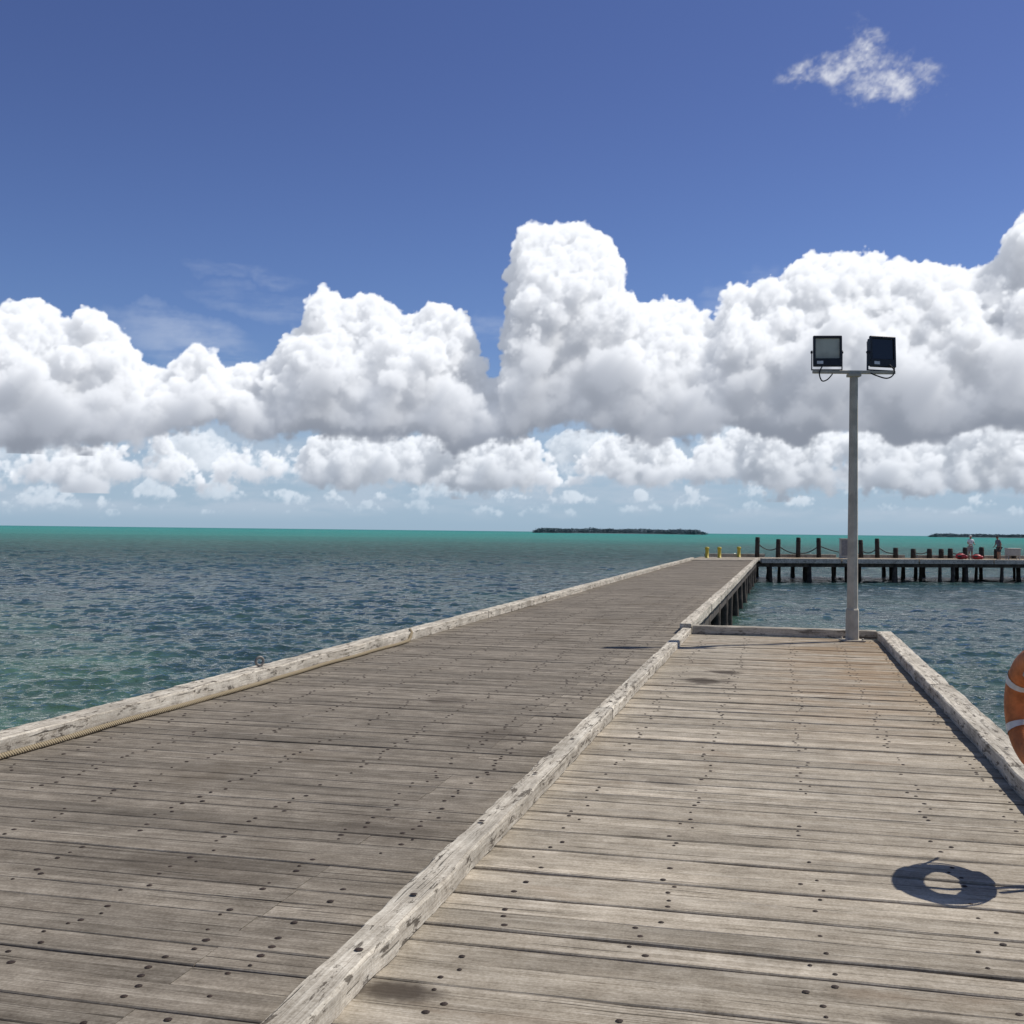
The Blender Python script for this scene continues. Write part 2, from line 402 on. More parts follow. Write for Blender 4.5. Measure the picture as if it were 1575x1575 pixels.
def person(px,nn,yaw,shirtc,shortc,label,arm,cap=None,bend=0.):
    P=onhead(px,nn); P.z=.03
    e=empty("person",tuple(P),label,"person")
    rot=Matrix.Rotation(yaw,3,'Z')
    def W(v):
        v=Vector(v)
        if v.z>.95 and bend:
            v=Vector((v.x,v.y,v.z-.95)); v=Matrix.Rotation(bend,3,'X')@v; v.z+=.95
        return P+rot@v
    V=[];E=[];R=[]
    def a(v,r,p=None):
        V.append(W(v)); R.append(r); i=len(V)-1
        if p is not None: E.append((p,i))
        return i
    pel=a((0,0,.94),(.15,.11)); sp1=a((0,-.01,1.12),(.13,.10),pel); ch=a((0,0,1.32),(.16,.11),sp1); nb=a((0,.01,1.46),(.07,.06),ch)
    nk=a((0,0,1.53),.052,nb); jaw=a((0,-.02,1.58),(.06,.075),nk); hd=a((0,-.005,1.65),(.075,.095),jaw); tp=a((0,0,1.72),(.055,.07),hd)
    nose=a((0,-.115,1.625),.014,jaw)
    for s in (-1,1):
        sh=a((s*.17,0,1.41),.06,ch); el_,wr=arm[0 if s<0 else 1]
        el=a(el_,.042,sh); w=a(wr,.028,el)
        d=(Vector(wr)-Vector(el_)).normalized(); pm=a(Vector(wr)+d*.07,(.036,.02),w)
        side=Vector((0,1,0)).cross(d).normalized()
        for k,(o_,l) in enumerate(((-.03,.06),(-.01,.075),(.01,.07),(.03,.055))):
            m1=a(Vector(wr)+d*(.10+l*.4)+side*o_,.009,pm); a(Vector(wr)+d*(.10+l)+side*o_*1.1+Vector((0,-.02,0)),.007,m1)
        a(Vector(wr)+d*.07+Vector((0,-.055,0)),.010,pm)
        hp=a((s*.09,0,.88),.095,pel); kn=a((s*.11,-.02,.50),.062,hp); an=a((s*.12,.02,.09),.04,kn)
        hl=a((s*.12,.02,.045),.04,an); a((s*.13,-.15,.03),(.04,.025),hl)
    o=skin("body",V,E,R,None); fin(o,[M_SKIN],e)
    V=[];E=[];R=[]
    q0=a((0,0,.90),(.165,.125)); q1=a((0,-.01,1.12),(.155,.12),q0); q2=a((0,0,1.33),(.175,.125),q1); a((0,.01,1.45),(.085,.075),q2)
    for s in (-1,1):
        sh=a((s*.17,0,1.41),.078,q2); el_=arm[0 if s<0 else 1][0]; a(Vector((s*.17,0,1.41)).lerp(Vector(el_),.75),.066,sh)
    o=skin("shirt",V,E,R,None); fin(o,[simple("shirt_cloth",shirtc,.9)],e)
    V=[];E=[];R=[]
    q0=a((0,0,.93),(.165,.125))
    for s in (-1,1):
        hp=a((s*.09,0,.86),.115,q0); a((s*.11,-.02,.54),.09,hp)
    o=skin("shorts",V,E,R,None); fin(o,[simple("shorts_cloth",shortc,.9)],e)
    b=MB(); c=W((0,.012,1.675)); b.ico(c,.098,3,0,(.95,1.05,.85))
    if cap: b.box(W((0,-.12,1.69)),(.14,.12,.015),rot,.005)
    b.obj("cap" if cap else "hair",[simple("cap_cloth",cap,.9) if cap else M_HAIR],e)
    for s in (-1,1):
        b=MB(); b.ico(W((s*.032,-.088,1.645)),.011,1); b.obj("eye",[M_EYE],e)
person(1493,5.2,.4,(.75,.75,.74),(.22,.22,.24),"standing person in white shirt and pale cap with hands forward",
  [((-.25,-.05,1.16),(-.16,-.26,1.10)),((.25,-.05,1.16),(.16,-.26,1.12))],cap=(.6,.6,.58))
person(1537,4.5,-1.1,(.12,.13,.17),(.05,.05,.06),"standing person in dark clothes leaning slightly forward",
  [((-.25,-.06,1.15),(-.2,-.25,.98)),((.25,.02,1.14),(.24,-.05,.88))],bend=.22)
# ------------------------------------------------------------ street lamp
LX,LY=gp(1312,986)
LP=Vector((LX,LY,0)); lamp=empty("street_lamp",(LX,LY,0),"grey steel lamp pole with two black floodlights on a crossarm","street lamp")
M_GALV=simple("galvanised_steel",(.46,.415,.335),.8,0,.16,5,spec=.2)
D_=LY*math.cos(TH)-LX*math.sin(TH); S=D_/F
HT=(823-572)*S+EYE
b=MB()
b.tube([LP+Vector((0,0,z)) for z in (.02,.5,.53,1.2,2.5,HT-.03)],[.108,.104,.088,.085,.076,.066],8,0,smooth=False,twist=.2)
b.box(LP+Vector((0,0,.016)),(.34,.34,.024),rz,.004)
for sx in (-.13,.13):
    for sy in (-.13,.13): b.tube([LP+H*sx+fw*sy+Vector((0,0,.02)),LP+H*sx+fw*sy+Vector((0,0,.06))],.016,6)
b.obj("pole",[M_GALV],lamp)
b=MB(); b.box(LP+Vector((0,0,HT)),(1.32,.075,.05),rz,.006); b.box(LP+Vector((0,0,HT-.05)),(.2,.16,.05),rz,.006); b.obj("crossarm",[M_GALV],lamp)
M_FL=simple("black_powder_coat",(.018,.018,.02),.42,.2,.3,10)
mg,gg,bb=mat("floodlight_glass"); bb.inputs['Roughness'].default_value=.35; bb.inputs['Specular IOR Level'].default_value=.25
p_=gg.new('ShaderNodeTexCoord').outputs['Object']; gg.put(bb.inputs['Base Color'],gg.mix(gg.ss(gg.noise(p_,3,2),.35,.65),(.36,.35,.28),(.52,.51,.41)))
mk,gg2,bk=mat("dark_glass"); bk.inputs['Base Color'].default_value=(.02,.022,.025,1); bk.inputs['Roughness'].default_value=.1
M_WH=simple("label_white",(.6,.6,.6),.5)
def flood(dx,yaw,tilt,front):
    e=bpy.data.objects.new("floodlight",None); COL.objects.link(e); c=LP+H*dx+Vector((0,0,HT+.03)); e.location=c
    e.parent=lamp; e.matrix_parent_inverse=Matrix.Translation(-LP)
    R=Matrix.Rotation(TH+yaw,3,'Z')@Matrix.Rotation(tilt,3,'X')
    R0=Matrix.Rotation(TH+yaw,3,'Z')
    C=c+Vector((0,0,.30))
    def L(x,y,z): return C+R@Vector((x,y,z))
    b=MB(); w,h=.455,.50
    b.box(L(0,.05,0),(w*.92,.10,h*.9),R,.03,seg=2)
    b.box(L(0,-.02,h/2-.022),(w,.06,.044),R,.01); b.box(L(0,-.02,-h/2+.065),(w,.06,.13),R,.01)
    b.box(L(-w/2+.018,-.021,.03),(.036,.056,h-.1),R,.008); b.box(L(w/2-.018,-.021,.03),(.036,.056,h-.1),R,.008)
    for k in range(9): b.box(L(-w*.38+k*w*.095,.125,0),(.012,.06,h*.78),R,.002)
    b.box(L(.03,.13,-.02),(w*.5,.09,h*.4),R,.02)
    b.obj("housing",[M_FL],e)
    b=MB(); b.box(L(0,-.012,.045),(w-.07,.02,h-.17),R,.002); b.obj("lens",[mg if front else mk],e)
    b=MB(); b.box(L(-w*.27,-.053,-h/2+.062),(.1,.004,.05),R,.001); b.obj("rating_plate",[M_WH],e)
    b=MB()
    for s in (-1,1):
        b.box(c+R0@Vector((s*(w/2+.012),.03,.16)),(.012,.045,.32),R0,.003); b.tube([c+R0@Vector((s*(w/2-.0),.03,.29)),c+R0@Vector((s*(w/2+.03),.03,.29))],.02,8)
    b.box(c+R0@Vector((0,.03,.008)),(w+.036,.045,.014),R0,.003); b.obj("bracket",[M_FL],e)
flood(-.43,-.08,-.06,True); flood(.45,.24,-.05,False)
def cab(pts):
    P=[LP+H*x+fw*(-.06)+Vector((0,0,HT+z)) for x,z in pts]; Q=[]
    for i in range(len(P)-1):
        for k in range(5):
            t=k/5; p0=P[max(i-1,0)];p1=P[i];p2=P[i+1];p3=P[min(i+2,len(P)-1)]
            Q.append(.5*((2*p1)+(-p0+p2)*t+(2*p0-5*p1+4*p2-p3)*t*t+(-p0+3*p1-3*p2+p3)*t**3))
    Q.append(P[-1]); b=MB(); b.tube(Q,.011,6); b.obj("cable",[M_BLK],lamp)
cab([(-.5,.12),(-.57,-.02),(-.53,-.15),(-.44,-.13),(-.36,-.04)])
cab([(.25,-.02),(.35,-.06),(.5,-.1),(.6,-.06),(.63,.03),(.55,.12)])
# ------------------------------------------------------------ lifebuoy + stand
BC=Vector((1.285,6.33,.81)); ev=Vector((-.24,.97,0)).normalized()
buoy=empty("lifebuoy",tuple(BC-Vector((0,0,.36))),"faded orange lifebuoy with reflective bands hanging on a stand","lifebuoy")
M_OR=simple("faded_orange_plastic",(.50,.16,.05),.65,0,.35,9,.004,.3)
M_BAND=simple("reflective_tape",(.60,.60,.57),.45,0,.15,20)
nb_=ev.cross(Vector((0,0,1))).normalized()
MT=Matrix((ev,Vector((0,0,1)),nb_)).transposed().to_4x4(); MT.translation=BC
RR,rr_=.245,.078
b=MB(); b.torus(MT,RR,rr_,72,18,0,flat=.8); b.obj("ring",[M_OR],buoy)
def arcband(b,a0,a1,R,r,mi=0,n=16):
    rings=[]
    for i in range(7):
        a=math.radians(a0+(a1-a0)*i/6)
        rings.append([b.bm.verts.new(MT@Vector(((R+r*math.cos(t))*math.cos(a),(R+r*math.cos(t))*math.sin(a),r*.82*math.sin(t)))) for t in [2*math.pi*k/n for k in range(n)]])
    for A,B in zip(rings[:-1],rings[1:]):
        for k in range(n):
            f=b.bm.faces.new((A[k],B[k],B[(k+1)%n],A[(k+1)%n])); f.smooth=True; f.material_index=mi
for c in (30,150,210,330):
    b=MB(); arcband(b,c-5,c+5,RR,rr_+.003); b.obj("reflective_band",[M_BAND],buoy)
b=MB()
pts=[]
for i in range(81):
    a=2*math.pi*i/80; R=RR+rr_+.008+.012*abs(math.sin(2*(a-math.radians(28))))
    pts.append(MT@Vector((R*math.cos(a),R*math.sin(a),0.01)))
b.tube(pts,.008,6,cap=False); M_PR=simple("pale_rope",(.4,.36,.28),.9); b.obj("grab_rope",[M_PR],buoy)
b=MB(); b.tube([MT@Vector(v) for v in ((.325,.0,.02),(.36,-.02,.05),(.40,-.05,.08),(.42,-.08,.09))],.009,6); b.obj("rope_end",[M_PR],buoy)
st=empty("lifebuoy_stand",(1.95,6.5,-.3),"grey steel post with hook arm holding the lifebuoy","stand")
b=MB(); b.tube([(1.95,6.5,z) for z in (-.6,.2,1.15)],.035,12); b.box((1.85,6.5,-.15),(.2,.12,.16),None,.01); b.ico((1.95,6.5,1.15),.036,2); b.obj("post",[M_GALV],st)
b=MB(); b.tube([(1.95,6.5,1.0),(1.7,6.45,.99),(BC.x+.12,BC.y,.975),(BC.x,BC.y,.968),(BC.x-.07,BC.y-.01,1.0)],.018,8); b.tube([(1.95,6.5,.72),(1.45,6.2,.66)],.016,8); b.obj("hook_arm",[M_GALV],st)
# ------------------------------------------------------------ rope along kerb and eyebolt
pts=[]
for i in range(140):
    y=2.5+i*.1; pts.append((-5.50+.014*math.sin(y*1.3)+.006*math.sin(y*4.1),y,.024+.002*math.sin(y*3)))
pts+= [(-5.53,16.6,.05),(-5.56,16.75,.12),(-5.62,16.85,.155)]
b=MB(); b.tube(pts,.023,8)
mr,g,bs=mat("twisted_rope"); w=g.new('ShaderNodeTexWave'); w.wave_type='BANDS'; w.bands_direction='DIAGONAL'; w.inputs['Scale'].default_value=22
g.put(w.inputs['Vector'],g.pos()); g.put(bs.inputs['Base Color'],g.mix(w.outputs['Fac'],(.20,.155,.09),(.33,.27,.17))); bs.inputs['Roughness'].default_value=.9
g.put(bs.inputs['Normal'],g.bump(w.outputs['Fac'],.006))
b.obj("rope",[mr],None,"tan twisted rope lying along the foot of the kerb","rope",origin=(-5.5,2.5,0))
X,Y=-5.68,11.75
b=MB(); mt=Matrix.Translation((X,Y,.215))@Matrix.Rotation(math.radians(90),4,'X')@Matrix.Rotation(.9,4,'Y'); b.torus(mt,.045,.016,24,8)
b.tube([(X,Y,.13),(X,Y,.175)],.016,8); b.tube([(X,Y,.14),(X,Y,.152)],.04,12)
b.obj("eyebolt",[simple("grey_iron",(.22,.21,.19),.6,.2)],None,"rusty iron ring eyebolt fixed on the timber kerb","eyebolt",origin=(X,Y,.14))
# ------------------------------------------------------------ water
def water():
    az=np.concatenate([np.linspace(-44,18,660),np.linspace(18,316,60)[1:-1]]); az=np.radians(az); NA=len(az)
    r=np.concatenate([[1.0],np.geomspace(7,300,1300),np.geomspace(315,60000,28)]); NR=len(r)
    A,Rr=np.meshgrid(az,r); X=(Rr*np.sin(A)).astype(np.float32); Y=(Rr*np.cos(A)).astype(np.float32); Z=np.zeros_like(X)
    dr=np.gradient(r)[:,None]*np.ones_like(X)
    fine=((A>math.radians(-44))&(A<math.radians(18)))
    da=np.where(fine,Rr*math.radians(62/660)*.6,Rr*math.radians(5)); sp_=np.maximum(dr,da*.8)
    wd=math.radians(-30)
    for k in range(96):
        lam=.16*(2.6/.16)**(rng.random()); th=wd+rng.normal(0,.75); kk=2*math.pi/lam
        amp=.0046*lam*(1 if lam<.9 else .75); ph=rng.random()*6.28
        fade=np.clip((lam/sp_-2.1)/1.5,0,1)
        if lam>.9: fade=fade*np.clip(.45+Rr/80.,0,1.3)
        s=np.sin(kk*(X*math.sin(th)+Y*math.cos(th))+ph+.6*np.sin(X*.11*(1+k%3)+Y*.07+k))
        Z+=(amp*fade*(s+.4*(s*s-.5))).astype(np.float32)
    gust=.9+.3*np.sin(X*.045+1.3*np.sin(Y*.03))*np.sin(Y*.06+np.sin(X*.05))+.2*np.sin(X*.21+np.sin(Y*.13))*np.sin(Y*.17+1.)
    Z*=gust
    co=np.stack([X,Y,Z],-1).reshape(-1,3)
    i=np.arange(NR-1)[:,None]*NA; j=np.arange(NA)[None,:]; j2=(j+1)%NA
    q=np.stack([i+j,i+NA+j,i+NA+j2,i+j2],-1).reshape(-1,4)
    me=bpy.data.meshes.new("water"); me.vertices.add(len(co)); me.vertices.foreach_set('co',co.ravel().astype(np.float32))
    me.loops.add(q.size); me.loops.foreach_set('vertex_index',q.ravel().astype(np.int32))
    me.polygons.add(len(q)); me.polygons.foreach_set('loop_start',(np.arange(len(q))*4).astype(np.int32))
    me.polygons.foreach_set('use_smooth',np.ones(len(q),bool)); me.update(calc_edges=True)
    if me.polygons[0].normal.z<0: me.flip_normals()
    o=bpy.data.objects.new("water",me); COL.objects.link(o); o.location=(0,0,WATER); o["kind"]="structure"
    m=bpy.data.materials.new("lagoon_water"); m.use_nodes=True; nt=m.node_tree; nt.nodes.clear(); g=G(nt)
    p=g.pos(); x,y,z=g.sep(p); d=g.length(p)
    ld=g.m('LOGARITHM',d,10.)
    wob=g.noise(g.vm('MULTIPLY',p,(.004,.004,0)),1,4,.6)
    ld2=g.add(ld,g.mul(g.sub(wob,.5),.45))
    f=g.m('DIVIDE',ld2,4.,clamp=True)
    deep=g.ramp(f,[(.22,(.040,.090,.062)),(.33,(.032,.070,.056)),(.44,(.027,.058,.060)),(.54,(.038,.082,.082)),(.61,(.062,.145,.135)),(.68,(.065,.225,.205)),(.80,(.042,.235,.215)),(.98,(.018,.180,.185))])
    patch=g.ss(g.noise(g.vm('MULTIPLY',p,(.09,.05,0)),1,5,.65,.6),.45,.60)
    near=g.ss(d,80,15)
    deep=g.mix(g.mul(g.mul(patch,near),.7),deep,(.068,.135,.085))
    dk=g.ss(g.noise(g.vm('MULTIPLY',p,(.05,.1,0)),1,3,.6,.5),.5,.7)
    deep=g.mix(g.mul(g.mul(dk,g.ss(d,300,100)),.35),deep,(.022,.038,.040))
    # short wind streaks of ruffled water
    rf=g.noise(g.vm('MULTIPLY',p,(.35,.55,0)),1,5,.7,.4)
    k=g.ss(rf,.35,.65,.72,1.3); deep=g.vm('MULTIPLY',deep,g.comb(k,k,k))
    n1=g.noise(g.vm('MULTIPLY',p,(1,1.25,1)),3.2,3,.65,.2); n2=g.noise(p,11,3,.65,.2); n0=g.noise(g.vm('MULTIPLY',p,(1,1.6,1)),.9,4,.65,.2)
    h=g.add(g.add(g.mul(n1,.075),g.mul(n2,.028)),g.mul(n0,g.ss(d,30,160,.0,.7)))
    nrm=g.bump(h,1.,1.)
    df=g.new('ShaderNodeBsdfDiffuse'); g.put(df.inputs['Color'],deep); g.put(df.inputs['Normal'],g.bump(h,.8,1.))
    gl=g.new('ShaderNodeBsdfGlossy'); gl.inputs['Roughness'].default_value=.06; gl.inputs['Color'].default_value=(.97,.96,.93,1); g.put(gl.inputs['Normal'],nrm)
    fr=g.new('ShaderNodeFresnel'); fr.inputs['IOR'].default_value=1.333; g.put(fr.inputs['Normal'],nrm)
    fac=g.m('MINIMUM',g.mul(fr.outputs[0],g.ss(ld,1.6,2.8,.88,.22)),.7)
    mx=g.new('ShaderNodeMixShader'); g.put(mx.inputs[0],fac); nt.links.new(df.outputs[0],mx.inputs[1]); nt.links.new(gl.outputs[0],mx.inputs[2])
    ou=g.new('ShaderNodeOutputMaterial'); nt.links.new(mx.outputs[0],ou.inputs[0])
    me.materials.append(m)
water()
# ------------------------------------------------------------ islands
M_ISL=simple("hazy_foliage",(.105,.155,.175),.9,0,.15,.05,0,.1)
def island(pxa,pxb,dist,hgt,lab):
    az0=math.radians(azel(pxa,800)[0]); az1=math.radians(azel(pxb,800)[0])
    b=MB(); n=60; A=[];B=[];C=[];Dd=[]
    for i in range(n+1):
        q=i/n; a=az0+(az1-az0)*q; w=(math.sin(math.pi*q)**.4)*60+4
        d=Vector((math.sin(a),math.cos(a),0))
        A.append(b.bm.verts.new(d*(dist-w)+Vector((0,0,WATER-.5)))); B.append(b.bm.verts.new(d*(dist-w*.8)+Vector((0,0,WATER+1.2))))
        C.append(b.bm.verts.new(d*(dist+w*.8)+Vector((0,0,WATER+1.2)))); Dd.append(b.bm.verts.new(d*(dist+w)+Vector((0,0,WATER-.5))))
    for i in range(n):
        for P,Q in ((A,B),(B,C),(C,Dd)): b.bm.faces.new((P[i],P[i+1],Q[i+1],Q[i]))
    b.obj("island",[M_ISL],None,kind="structure")
    V=[];Fc=[]
    N=1600
    for k in range(N):
        q=random.random(); a=az0+(az1-az0)*(.003+.994*q); env=min(1,(min(q,1-q)*14)+.35)
        dd=dist+random.uniform(-45,45)*env; hh=hgt*env*random.uniform(.65,.85)*(1+.07*math.sin(q*23)+.05*math.sin(q*61))
        c=Vector((math.sin(a)*dd,math.cos(a)*dd,WATER+.6)); r=random.uniform(4,7)
        tall_=random.random()<.06
        if tall_: hh*=1.15; r=3
        for j in range(16):
            o=c+Vector((random.gauss(0,r*.6),random.gauss(0,r*.6),random.uniform(.0 if not tall_ else .6,1)*hh))
            V0=len(V); s=random.uniform(1.2,2.6)
            for t_ in range(3): V.append(o+Vector((random.uniform(-s,s),random.uniform(-s,s),random.uniform(-s,s)*.6)))
            Fc.append((V0,V0+1,V0+2))
    me=bpy.data.meshes.new("island_trees"); me.from_pydata([tuple(v) for v in V],[],Fc)
    o=bpy.data.objects.new("island_trees",me); COL.objects.link(o); fin(o,[M_ISL],None,lab,"trees",None,"stuff")
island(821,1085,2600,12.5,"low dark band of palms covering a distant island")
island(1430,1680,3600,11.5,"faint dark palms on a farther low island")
# ------------------------------------------------------------ clouds: volumetric cumulus computed on an az/el/depth lattice, stored on a sky dome
AZ0,AZ1,DX=-41.,14.5,.055
xs=np.arange(AZ0,AZ1+DX/2,DX).astype(np.float32); NX=len(xs)
es=np.arange(-.06,27.,DX).astype(np.float32); NE=len(es)
RGB=np.zeros((NE,NX,3),np.float32); AL=np.zeros((NE,NX),np.float32)
def upax(a,n,ax,step):
    t=np.arange(n)/step; i=t.astype(int); f=(t-i).astype(np.float32); f=f*f*(3-2*f)
    sh=[1]*a.ndim; sh[ax]=n; f=f.reshape(sh)
    return np.take(a,i,ax)*(1-f)+np.take(a,i+1,ax)*f
def vnoise(shape,steps,r):
    a=r.random(tuple(int(n/s)+3 for n,s in zip(shape,steps))).astype(np.float32)*2-1
    for ax in np.argsort([n/s for n,s in zip(shape,steps)])[::-1]: a=upax(a,shape[ax],ax,steps[ax])
    return a
def blur2(a,n):
    for _ in range(3):
        for ax in (0,1):
            pad=[(0,0)]*a.ndim; pad[ax]=(n+1,n); c=np.cumsum(np.pad(a,pad,mode='edge'),axis=ax,dtype=np.float64)
            L=a.shape[ax]; hi=np.take(c,np.arange(2*n+1,2*n+1+L),ax); lo=np.take(c,np.arange(0,L),ax); a=((hi-lo)/(2*n+1)).astype(np.float32)
    return a
def profile(pts):
    P=np.array([azel(px,py) for px,py in pts]); P=P[np.argsort(P[:,0])]
    return lambda a: np.interp(a,P[:,0],P[:,1])
SUNV=(.587,.766,-.08)
def sstep(v,a,b): t=np.clip((v-a)/(b-a),0,1); return t*t*(3-2*t)
def bank(tops,bases,elo,ehi,rmin,rmax,zext,seed,npar,step,amp,haze,sig_sun=2.0,k1=11,k2=7,dz=.12,nmul=1.,soft=.2,ext=9.,op=1.,dark=.0,bl=3):
    global RGB,AL
    r=np.random.default_rng(seed); T=profile(tops); B=profile(bases)
    y0=int((elo-es[0])/DX); y1=int((ehi-es[0])/DX); ys=es[y0:y1]; NY=len(ys); NZ=int(2*(zext+rmax*.6)/dz); zc=NZ*dz/2
    S=np.full((NY,NX,NZ),-3,np.float32)
    def splat(cx,cy,cz,rr):
        pad=rr+.3
        a=max(0,int((cx-pad-AZ0)/DX)); b_=min(NX,int((cx+pad-AZ0)/DX)+2)
        c=max(0,int((cy-pad-ys[0])/DX)); d=min(NY,int((cy+pad-ys[0])/DX)+2)
        e=max(0,int((cz+zc-pad)/dz)); f=min(NZ,int((cz+zc+pad)/dz)+2)
        if a>=b_ or c>=d or e>=f: return
        X=(xs[a:b_]-cx)[None,:,None]; Y=(ys[c:d]-cy)[:,None,None]; Zz=(np.arange(e,f)*dz-zc-cz)[None,None,:]
        sub=S[c:d,a:b_,e:f]; np.maximum(sub,rr-np.sqrt(X*X+Y*Y+Zz*Zz),out=sub)
    dxs=np.linspace(-1,1,9)
    def fits(cx,cy,rr,tol):
        xx=cx+dxs*rr; return np.all(cy+rr*np.sqrt(np.maximum(0,1-dxs**2))<=T(xx)+tol)
    az=AZ0-1
    while az<AZ1+1:
        th=float(T(az)-B(az))
        for k in range(npar):
            if th<rmin*1.2: continue
            z=r.uniform(-1,1)*zext*(.35 if k==0 else 1); zz=abs(z)/zext
            hz=(1-.6*zz**1.4)*(r.uniform(.25,1.0) if k%3 else 1.0)
            rr=float(np.clip(th*r.uniform(.13,.34),rmin,rmax)); cx=az+r.uniform(-.5,.5)*step
            top=float(B(cx)+(T(cx)-B(cx))*hz); cy=max(top-rr,float(B(cx))+.1*rr)
            n=0
            while not fits(cx,cy,rr,.06) and n<12: rr*=.86; cy=top-rr; n+=1
            if n>=12 or rr<rmin*.5: continue
            splat(cx,cy,z,rr)
            yy=cy-rr*.9
            while yy>B(cx)+.1:
                splat(cx+r.normal(0,.15),yy,z+r.normal(0,.2),rr*r.uniform(.85,1.15)); yy-=rr*.9
            def kids(cx,cy,z,rr,n,lvl):
                for _ in range(n):
                    v=r.normal(size=3); v[1]=abs(v[1])*.9-.15; v[2]-=.3; v/=np.linalg.norm(v)
                    q=rr*r.uniform(.28,.55)
                    if q<rmin*.26: continue
                    px_,py_,pz_=cx+v[0]*rr*.87,cy+v[1]*rr*.87,z+v[2]*rr*.87
                    if not fits(px_,py_,q,.16): continue
                    splat(px_,py_,pz_,q)
                    if lvl<2: kids(px_,py_,pz_,q,k2,lvl+1)
            kids(cx,cy,z,rr,k1,1)
        az+=step
    N=np.zeros_like(S)
    for lam,am in ((2.2,.18),(1.1,.18),(.55,.13),(.28,.10),(.14,.07)):
        lam*=nmul; N+=am*amp*vnoise(S.shape,(max(1.4,lam/DX),max(1.4,lam/DX),max(1.1,lam/dz)),r)
    Bl=B(xs)[None,:,None].astype(np.float32); Tl=T(xs)[None,:,None].astype(np.float32)
    vert=np.clip((ys[:,None,None]-Bl)/np.maximum(Tl-Bl,.3),0,1)
    S=np.minimum(S,(ys[:,None,None]-Bl)*.6)+N*(1.35-.4*vert)
    sf=soft*(1+2.4*(1-vert)**1.5)
    rho=np.clip(S/sf,0,1); rho=rho*rho*(3-2*rho); del S,N
    tau=np.zeros_like(rho); tup=np.zeros_like(rho)
    ds=DX/SUNV[1]; sx=SUNV[0]/SUNV[1]; sz=SUNV[2]/SUNV[1]*DX/dz
    def sh(a,f,ax):
        n=int(math.floor(f)); fr=f-n
        def rl(k):
            o=np.zeros_like(a)
            if k==0: return a
            if ax==0:
                if k>0: o[:-k]=a[k:]
                else: o[-k:]=a[:k]
            else:
                if k>0: o[:,:-k]=a[:,k:]
                else: o[:,-k:]=a[:,:k]
            return o
        return rl(n)*(1-fr)+rl(n+1)*fr
    for y in range(NY-2,-1,-1):
        t=tau[y+1]+rho[y+1]*ds*sig_sun; tau[y]=sh(sh(t,sx,0),sz,1)
        u=tup[y+1]+rho[y+1]*DX*sig_sun
        tup[y]=.5*u+.125*(sh(u,1,0)+sh(u,-1,0)+sh(u,1,1)+sh(u,-1,1))
    Tr=np.ones((NY,NX),np.float32); acc=np.zeros((NY,NX,3),np.float32)
    suncol=np.array([1.,.975,.93],np.float32); amb=np.array([.325,.365,.445],np.float32)
    sv_=(1-dark*(1-sstep(vert[:,:,0],.02,.62)))
    for k in range(NZ):
        a=(1-np.exp(-rho[:,:,k]*dz*ext))
        L=(.55*np.exp(-tau[:,:,k])+.38*np.exp(-.22*tau[:,:,k]))*.78*sv_
        Am=.78+.30*np.exp(-.4*tup[:,:,k])
        c=L[...,None]*suncol+Am[...,None]*amb
        acc+=(Tr*a)[...,None]*c; Tr*=1-a
    alpha=(1-Tr)
    A3=np.maximum(blur2(alpha,bl),1e-3)[...,None]; accb=blur2(acc,bl)/A3*alpha[...,None]
    wv=(.12+.48*(1-sstep(vert[:,:,0],.1,.75)))[...,None]
    acc=acc*(1-wv)+accb*wv
    alpha=alpha*op; acc=acc*op
    if haze>0:
        hc=np.array([.42,.56,.69],np.float32)
        acc=acc*(1-haze)+hc*haze*alpha[...,None]
    RGB[y0:y1]=acc+RGB[y0:y1]*(1-alpha)[...,None]; AL[y0:y1]=alpha+AL[y0:y1]*(1-alpha)
topsA=[(-180,480),(-100,500),(-40,478),(0,466),(40,462),(80,482),(105,505),(122,486),(150,478),(178,498),(205,540),(228,572),(255,556),(285,522),(312,540),(345,572),(390,552),(418,552),(428,512),(458,505),(466,455),(490,438),(520,462),(570,458),(610,474),(645,478),(675,466),(712,490),(732,530),(745,585),(772,585),(780,390),(800,340),(850,346),(890,334),(922,358),(950,386),(966,436),(990,464),(1040,450),(1080,462),(1096,500),(1104,436),(1135,432),(1165,422),(1195,428),(1215,400),(1245,386),(1285,384),(1325,370),(1352,394),(1400,402),(1450,400),(1500,408),(1540,396),(1556,340),(1600,315),(1680,330),(1800,420)]
basA=[(-180,682),(60,676),(130,682),(240,668),(262,648),(330,650),(390,668),(480,655),(560,672),(640,658),(700,682),(740,675),(860,645),(930,650),(1000,676),(1090,658),(1120,648),(1200,668),(1280,652),(1400,674),(1500,655),(1800,668)]
topsB=[(-180,690),(-60,690),(0,702),(16,735),(24,690),(60,676),(120,684),(180,672),(220,688),(250,670),(298,712),(310,740),(322,745),(335,680),(400,692),(450,708),(480,664),(560,650),(640,668),(700,672),(760,666),(818,674),(846,706),(860,742),(872,742),(890,692),(960,668),(1030,678),(1060,704),(1075,676),(1150,652),(1250,660),(1350,650),(1450,662),(1520,645),(1600,655),(1800,660)]
basB=[(-180,752),(60,742),(130,756),(200,740),(300,750),(400,735),(470,742),(540,756),(620,740),(700,757),(790,742),(850,752),(930,738),(1000,752),(1100,734),(1200,754),(1300,740),(1420,758),(1800,750)]
